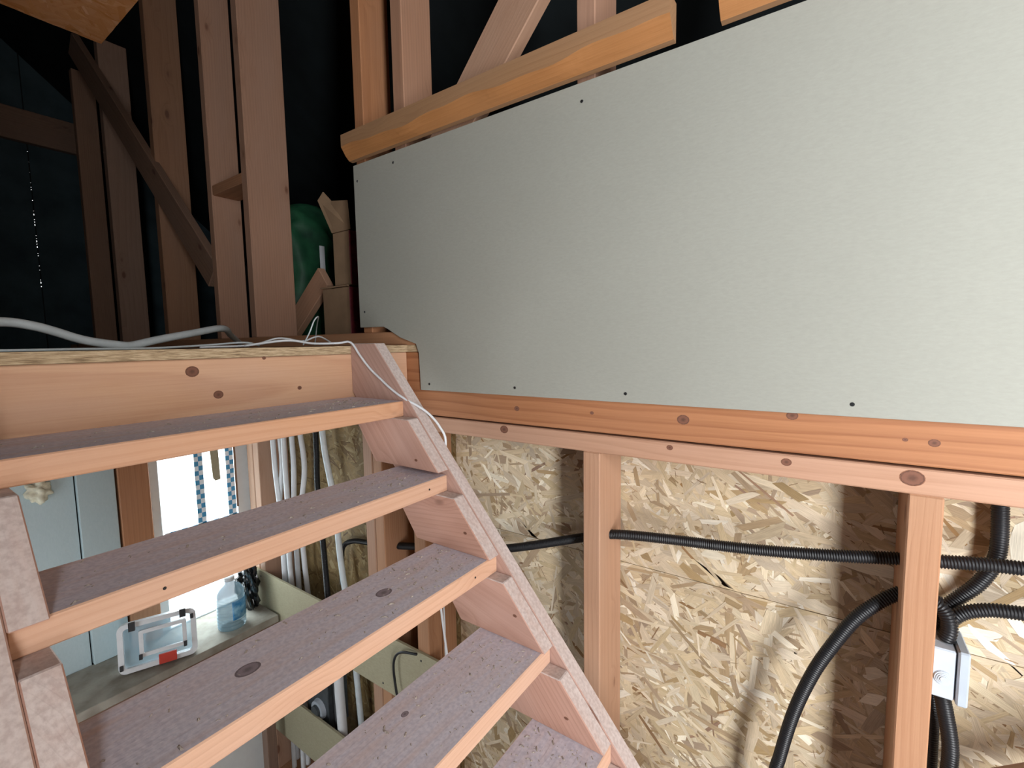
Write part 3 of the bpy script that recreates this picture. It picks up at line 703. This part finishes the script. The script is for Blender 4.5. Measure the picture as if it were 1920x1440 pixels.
tube('conduit', [(0.108, -1.493, -0.619), (0.112, -1.503, -0.596), (0.112, -1.520, -0.573), (0.112, -1.548, -0.556), (0.112, -1.59, -0.545), (0.112, -1.7, -0.535), (0.112, -1.9, -0.53)], CR, BLACKP, pitch=CPI, label='black conduit bending right out of the junction box', cat='conduit')
tube('conduit', [(0.145, -1.571, -0.309), (0.145, -1.575, -0.412), (0.145, -1.570, -0.463), (0.145, -1.549, -0.514), (0.145, -1.522, -0.552), (0.14, -1.497, -0.585), (0.14, -1.488, -0.62), (0.14, -1.486, -0.72), (0.135, -1.49, -0.85), (0.13, -1.492, -1.2), (0.13, -1.49, -1.8)], CR, BLACKP, pitch=CPI, label='black conduit dropping from the top plate behind the junction box', cat='conduit')
tube('conduit', [(0.085, -1.492, -0.728), (0.085, -1.503, -0.78), (0.085, -1.514, -0.85), (0.085, -1.514, -0.92), (0.085, -1.508, -1.1), (0.085, -1.50, -1.6)], CR, BLACKP, pitch=CPI, label='black conduit hanging below the junction box', cat='conduit')

# white cable down the right stringer
tube('cable', [(-0.50, 0.12, 0.006), (-0.40, 0.07, 0.02), (-0.32, 0.06, 0.010), (-0.26, 0.02, 0.010), (-0.238, -0.015, 0.012), (-0.2345, -0.055, -0.030), (-0.2335, -0.099, -0.070), (-0.2335, -0.150, -0.103), (-0.2335, -0.194, -0.130), (-0.230, -0.242, -0.155), (-0.214, -0.285, -0.178), (-0.198, -0.314, -0.202), (-0.188, -0.345, -0.238), (-0.180, -0.360, -0.285), (-0.175, -0.33, -0.40), (-0.17, -0.30, -0.7), (-0.165, -0.36, -1.2)],
     0.0036, WHITEP, seg=8, step=0.01, label='thin white cable draped over the top of the right stringer', cat='cable')
tube('cable', [(-0.60, 0.16, 0.004), (-0.476, 0.13, 0.008), (-0.396, 0.12, 0.028), (-0.327, 0.11, 0.018), (-0.28, 0.12, 0.03), (-0.24, 0.14, 0.032), (-0.15, 0.2, 0.006)], 0.0028, WHITEP, seg=8, step=0.01, label='thin white wire arched on the landing floor', cat='cable')
tube('cable', [(-0.33, 0.1, 0.006), (-0.30, 0.11, 0.045), (-0.275, 0.12, 0.085), (-0.24, 0.15, 0.10), (-0.15, 0.3, 0.08), (-0.1, 0.4, 0.006)], 0.0022, GREYPIPE, seg=8, step=0.01, label='thin grey wire looping up beside the cardboard boxes', cat='cable')
tube('hose', [(-1.45, 0.30, 0.03), (-1.10, 0.33, 0.070), (-0.946, 0.35, 0.072), (-0.893, 0.35, 0.064), (-0.855, 0.35, 0.051), (-0.795, 0.35, 0.027), (-0.717, 0.35, 0.0125), (-0.69, 0.36, 0.013), (-0.628, 0.37, 0.028), (-0.514, 0.42, 0.050), (-0.38, 0.52, 0.07), (-0.25, 0.75, 0.05), (-0.1, 1.0, 0.02)],
     0.0115, GREYPIPE, seg=12, step=0.012, label='thick pale grey hose lying along the landing edge', cat='hose')
tube('cable', [(-1.4, 0.12, 0.004), (-1.0, 0.10, 0.0035), (-0.85, 0.13, 0.004), (-0.70, 0.20, 0.0035), (-0.55, 0.24, 0.010), (-0.46, 0.20, 0.016), (-0.40, 0.22, 0.004)], 0.003, GREYPIPE, seg=8, step=0.012, label='thin grey cable lying flat along the landing edge beside the hose', cat='cable')

# white pipes in the corner under the landing
for k, (y, x, dx, r_) in enumerate([(1.085, 0.095, 0.008, 0.013), (1.045, 0.055, -0.012, 0.012), (1.005, 0.11, 0.01, 0.013), (0.965, 0.06, -0.008, 0.012), (0.91, 0.11, 0.012, 0.013)]):
    tube('water_pipe', [(x, y+0.02*math.sin(k*2.1), -0.31), (x+dx, y-0.012, -0.6), (x-dx*0.5, y+0.018*math.cos(k*1.7), -0.85), (x, y-0.02*math.sin(k*1.3), -1.1), (x+0.01, y+0.005, -1.5), (x, y, -2.28)], r_, WHITEP,
         label='white plastic pipe in the bundle beside the far window, ' + ('nearest the window', 'second from the window', 'middle of the five', 'fourth from the window', 'farthest from the window')[k], cat='pipe', group='white pipes in the corner')
tube('conduit', [(0.11, 0.765, -0.31), (0.11, 0.765, -0.5), (0.105, 0.765, -0.68), (0.09, 0.72, -0.95), (0.07, 0.675, -1.15), (0.06, 0.64, -1.5), (0.06, 0.62, -2.2)], CR, BLACKP, pitch=CPI, label='upright black conduit between the white pipes and the studs', cat='conduit')
tube('water_pipe', [(0.10, 0.70, -0.31), (0.10, 0.68, -0.5), (0.10, 0.62, -0.75), (0.10, 0.60, -1.0), (0.11, 0.54, -1.5), (0.12, 0.5, -2.28)], 0.014, GREYPIPE, label='pale grey pipe standing beside the upright black conduit', cat='pipe')
tube('conduit', [(0.14, 0.655, -1.16), (0.14, 0.65, -1.05), (0.14, 0.632, -0.965), (0.14, 0.55, -0.918), (0.14, 0.42, -0.898), (0.14, 0.286, -0.89)], 0.012, BLACKP, pitch=CPI, label='black conduit looping over behind the stairs to the double stud', cat='conduit')
tube('cable', [(-0.012, -0.02, -1.172+0.0), (-0.022, 0.06, -1.19), (-0.022, 0.10, -1.24), (-0.022, 0.10, -1.32), (-0.014, 0.08, -1.44), (0.06, 0.08, -1.6)], 0.005, BLACKP, seg=8, label='black cable hooked over the upper drywall strip', cat='cable')
tube('cable', [(0.06, -0.063, -0.86), (0.06, -0.085, -0.90), (0.06, -0.10, -1.0), (0.055, -0.105, -1.2), (0.05, -0.10, -1.6)], 0.003, WHITEP, seg=8, label='thin white cable hanging from the stud behind the stairs', cat='cable')
mt = empty('meter_box', (0.08, 0.7, -1.87), 'grey metering device between the two drywall strips', 'meter')
box('housing', (0.04, 0.67, -1.87), (0.15, 0.85, -1.60), DARKCON, mt, axis='z')
bm = bmesh.new(); bmesh.ops.create_cone(bm, cap_ends=True, segments=24, radius1=0.05, radius2=0.045, depth=0.02)
link('dial', bm_mesh(bm), GREYP2, mt, Matrix.Translation((0.03, 0.74, -1.78)) @ Vector((0, 0, 1)).rotation_difference(Vector((-1, 0, 0))).to_matrix().to_4x4())
bm = bmesh.new(); bmesh.ops.create_cone(bm, cap_ends=True, segments=24, radius1=0.03, radius2=0.028, depth=0.012)
link('dial', bm_mesh(bm), DARKCON, mt, Matrix.Translation((0.014, 0.74, -1.78)) @ Vector((0, 0, 1)).rotation_difference(Vector((-1, 0, 0))).to_matrix().to_4x4())
tube('water_pipe', [(0.045, 0.58, -1.40), (0.04, 0.572, -1.6), (0.04, 0.560, -1.85), (0.04, 0.55, -2.3)], 0.022, WHITEP, label='thick white pipe right of the grey meter', cat='pipe')

# ================================================================== THINGS ON THE SHELF
bt = empty('water_bottle', (-0.185, 1.085, -1.352), 'clear ribbed five-litre water bottle with a blue label on the shelf', 'bottle')
prof = [(0.050, 0.0), (0.060, 0.006)]
for k in range(9):
    z0 = 0.012+k*0.0165; prof += [(0.061, z0), (0.061, z0+0.009), (0.0565, z0+0.0125)]
prof += [(0.061, 0.165), (0.058, 0.178), (0.045, 0.200), (0.026, 0.214), (0.020, 0.220), (0.020, 0.232)]
lathe('body', prof, CLEARB, (-0.185, 1.085, -1.352), bt)
lathe('cap', [(0.0225, 0.0), (0.0225, 0.016), (0.020, 0.018)], WHITEP, (-0.185, 1.085, -1.352+0.2325), bt)
bm = bmesh.new(); n = 14; ring = []
for k in range(n+1):
    a = math.radians(-108+k*(75/n)); ring.append([bm.verts.new((0.0625*math.cos(a), 0.0625*math.sin(a), zz)) for zz in (0.055, 0.145)])
for a, b in zip(ring, ring[1:]): bm.faces.new((a[0], b[0], b[1], a[1]))
lb = link('label_band', bm_mesh(bm, True), BLUE, bt, Matrix.Translation((-0.185, 1.085, -1.352)), label='blue paper label')
sm = lb.modifiers.new('thick', 'SOLIDIFY'); sm.thickness = 0.001

def rr_frame(w, h, r, bw, th):
    """rounded rectangular frame in local x,z"""
    bm = bmesh.new()
    def outline(w, h, r):
        o = []
        for cx, cz, a0 in ((w/2-r, h-r, 0), (-w/2+r, h-r, 90), (-w/2+r, r, 180), (w/2-r, r, 270)):
            for k in range(5):
                a = math.radians(a0+22.5*k); o.append((cx+r*math.cos(a), cz+r*math.sin(a)))
        return o
    A = outline(w, h, r); B = [(x, z+bw) for x, z in outline(w-2*bw, h-2*bw, max(0.003, r-bw*0.6))]
    n = len(A)
    va = [[bm.verts.new((x, y, z)) for x, z in A] for y in (0, th)]; vb = [[bm.verts.new((x, y, z)) for x, z in B] for y in (0, th)]
    for i in range(n):
        j = (i+1) % n
        bm.faces.new((va[0][i], va[0][j], vb[0][j], vb[0][i])); bm.faces.new((va[1][i], vb[1][i], vb[1][j], va[1][j]))
        bm.faces.new((va[0][i], va[1][i], va[1][j], va[0][j])); bm.faces.new((vb[0][i], vb[0][j], vb[1][j], vb[1][i]))
    return bm_mesh(bm)
pc = empty('plastic_case', (-0.496, 1.045, -1.3465), 'clear plastic case with white rims and black latches standing on the shelf', 'case')
B4 = Matrix.Translation((-0.496, 1.045, -1.3465)) @ Matrix.Rotation(math.radians(-22), 4, 'Z') @ Matrix.Rotation(math.radians(-10), 4, 'X')
def loc4(x, y, z): return B4 @ Matrix.Translation((x, y, z))
link('rim', rr_frame(0.272, 0.200, 0.026, 0.019, 0.03), WHITEP, pc, loc4(0, 0, 0))
link('inner_rim', rr_frame(0.165, 0.110, 0.008, 0.015, 0.012), WHITEP, pc, loc4(0.018, -0.008, 0.052))
def lbox(name, c, d, mat, **kw):
    bm = bmesh.new(); bmesh.ops.create_cube(bm, size=1.0); bmesh.ops.scale(bm, vec=d, verts=bm.verts)
    return link(name, bm_mesh(bm), mat, pc, loc4(*c), **kw)
lbox('cover', (0, 0.02, 0.1), (0.236, 0.004, 0.164), CLEAR)
for c, d in [((-0.085, -0.006, 0.187), (0.022, 0.014, 0.034)), ((0.09, -0.006, 0.190), (0.022, 0.014, 0.034)), ((0.122, -0.006, 0.165), (0.012, 0.01, 0.018)),
             ((-0.125, -0.006, 0.03), (0.012, 0.01, 0.02)), ((-0.060, -0.012, 0.056), (0.012, 0.01, 0.02)), ((0.094, -0.012, 0.058), (0.012, 0.01, 0.02))]:
    lbox('latch', c, d, BLACKP)
lbox('tag', (0.03, -0.006, 0.022), (0.062, 0.008, 0.04), RED, label='red tag on the rim')

# crumpled black film between bottle and corner
bm = bmesh.new(); bmesh.ops.create_icosphere(bm, subdivisions=4, radius=1.0)
for v in bm.verts:
    n1 = math.sin(v.co.x*7+v.co.z*5)*0.14+math.sin(v.co.y*11-v.co.z*9)*0.10+math.sin(v.co.z*17+v.co.x*13)*0.06+math.sin(v.co.x*23+v.co.y*19)*0.04
    v.co *= 1+n1; v.co.x *= 0.045; v.co.y *= 0.07; v.co.z *= 0.135
    v.co.z = max(v.co.z, -0.1)
link('plastic_bag', bm_mesh(bm), BLACKBAG, None, Matrix.Translation((-0.058, 1.19, -1.251)), label='crumpled black plastic bag standing behind the water bottle', cat='bag')

# foam blob on the far wall
bm = bmesh.new(); bmesh.ops.create_icosphere(bm, subdivisions=4, radius=1.0)
for v in bm.verts:
    n1 = math.sin(v.co.x*6+1)*0.16+math.sin(v.co.z*9+v.co.x*4)*0.14+math.sin(v.co.z*15+v.co.y*8)*0.08
    v.co *= 1+n1; v.co.x *= 0.034; v.co.y *= 0.02; v.co.z *= 0.05
link('mounting_foam', bm_mesh(bm, True), FOAM, None, Matrix.Translation((-0.765, YF-0.012, -0.555)), label='pale yellow blob of mounting foam on the grey far wall', cat='foam')

# ================================================================== THINGS ON THE LANDING
cb1 = empty('cardboard_box', (0.27, 0.68, 0.0), 'low brown cardboard box with red side standing behind the drywall edge', 'box', 'boxes on the landing')
def carton(parent, lo, hi, flap=None):
    bx_ = box('carton', lo, hi, CARD, parent, axis='z', bev=0.003)
    bx_.data.materials.append(REDC)
    for p in bx_.data.polygons:
        w_ = bx_.matrix_basis.to_3x3() @ p.normal
        if w_.y < -0.7: p.material_index = 1
    return bx_
carton(cb1, (0.2, 0.574, 0.0), (0.45, 0.784, 0.275))
prism('flap', [(0.574, 0.276), (0.786, 0.276), (0.79, 0.283), (0.574, 0.283)], 0.19, 0.20, 'yz', CARD, cb1, bev=0.001)
cb2 = empty('cardboard_box', (0.3, 0.63, 0.284), 'tall brown cardboard box with an open flap stacked on the low box', 'box', 'boxes on the landing')
carton(cb2, (0.205, 0.565, 0.2845), (0.43, 0.69, 0.53))
bm = bmesh.new()
q = [(0.203, 0.555, 0.531), (0.203, 0.692, 0.531), (0.165, 0.735, 0.68), (0.172, 0.70, 0.715), (0.185, 0.66, 0.67), (0.19, 0.55, 0.655)]
va = [bm.verts.new(p) for p in q]; vb = [bm.verts.new((p[0]+0.004, p[1], p[2])) for p in q]
bm.faces.new(va); bm.faces.new(vb[::-1])
for i in range(6): bm.faces.new((va[i], vb[i], vb[(i+1) % 6], va[(i+1) % 6]))
link('flap', bm_mesh(bm), CARD, cb2)

bm = bmesh.new(); bmesh.ops.create_icosphere(bm, subdivisions=4, radius=1.0)
for v in bm.verts:
    co = v.co.copy(); v.co.x = math.copysign(abs(co.x)**0.6, co.x)*0.17; v.co.y = math.copysign(abs(co.y)**0.6, co.y)*0.16; v.co.z = math.copysign(abs(co.z)**0.55, co.z)*0.43
    v.co.x += 0.012*math.sin(co.z*9+co.y*7)+0.008*math.sin(co.z*21+co.y*5); v.co.y += 0.012*math.sin(co.z*11+co.x*6)
    v.co.x += 0.10*max(0, co.z)*0.3
sk = empty('sack', (0.50, 1.45, 0.0), 'dark green woven sack standing behind the tall stud', 'sack')
link('cloth', bm_mesh(bm, True), GREENF, sk, Matrix.Translation((0.50, 1.45, 0.435)))
box('tag', (0.52, 1.276, 0.44), (0.552, 1.280, 0.60), WHITEP, sk, bev=0)
bar('plank', (0.30, 0.90, 0.36), (0.30, 1.30, 0.045), 0.04, 0.12, W_STUD, None, up_hint=(0, 1, 1), label='short orange plank leaning behind the tall stud', cat='plank')
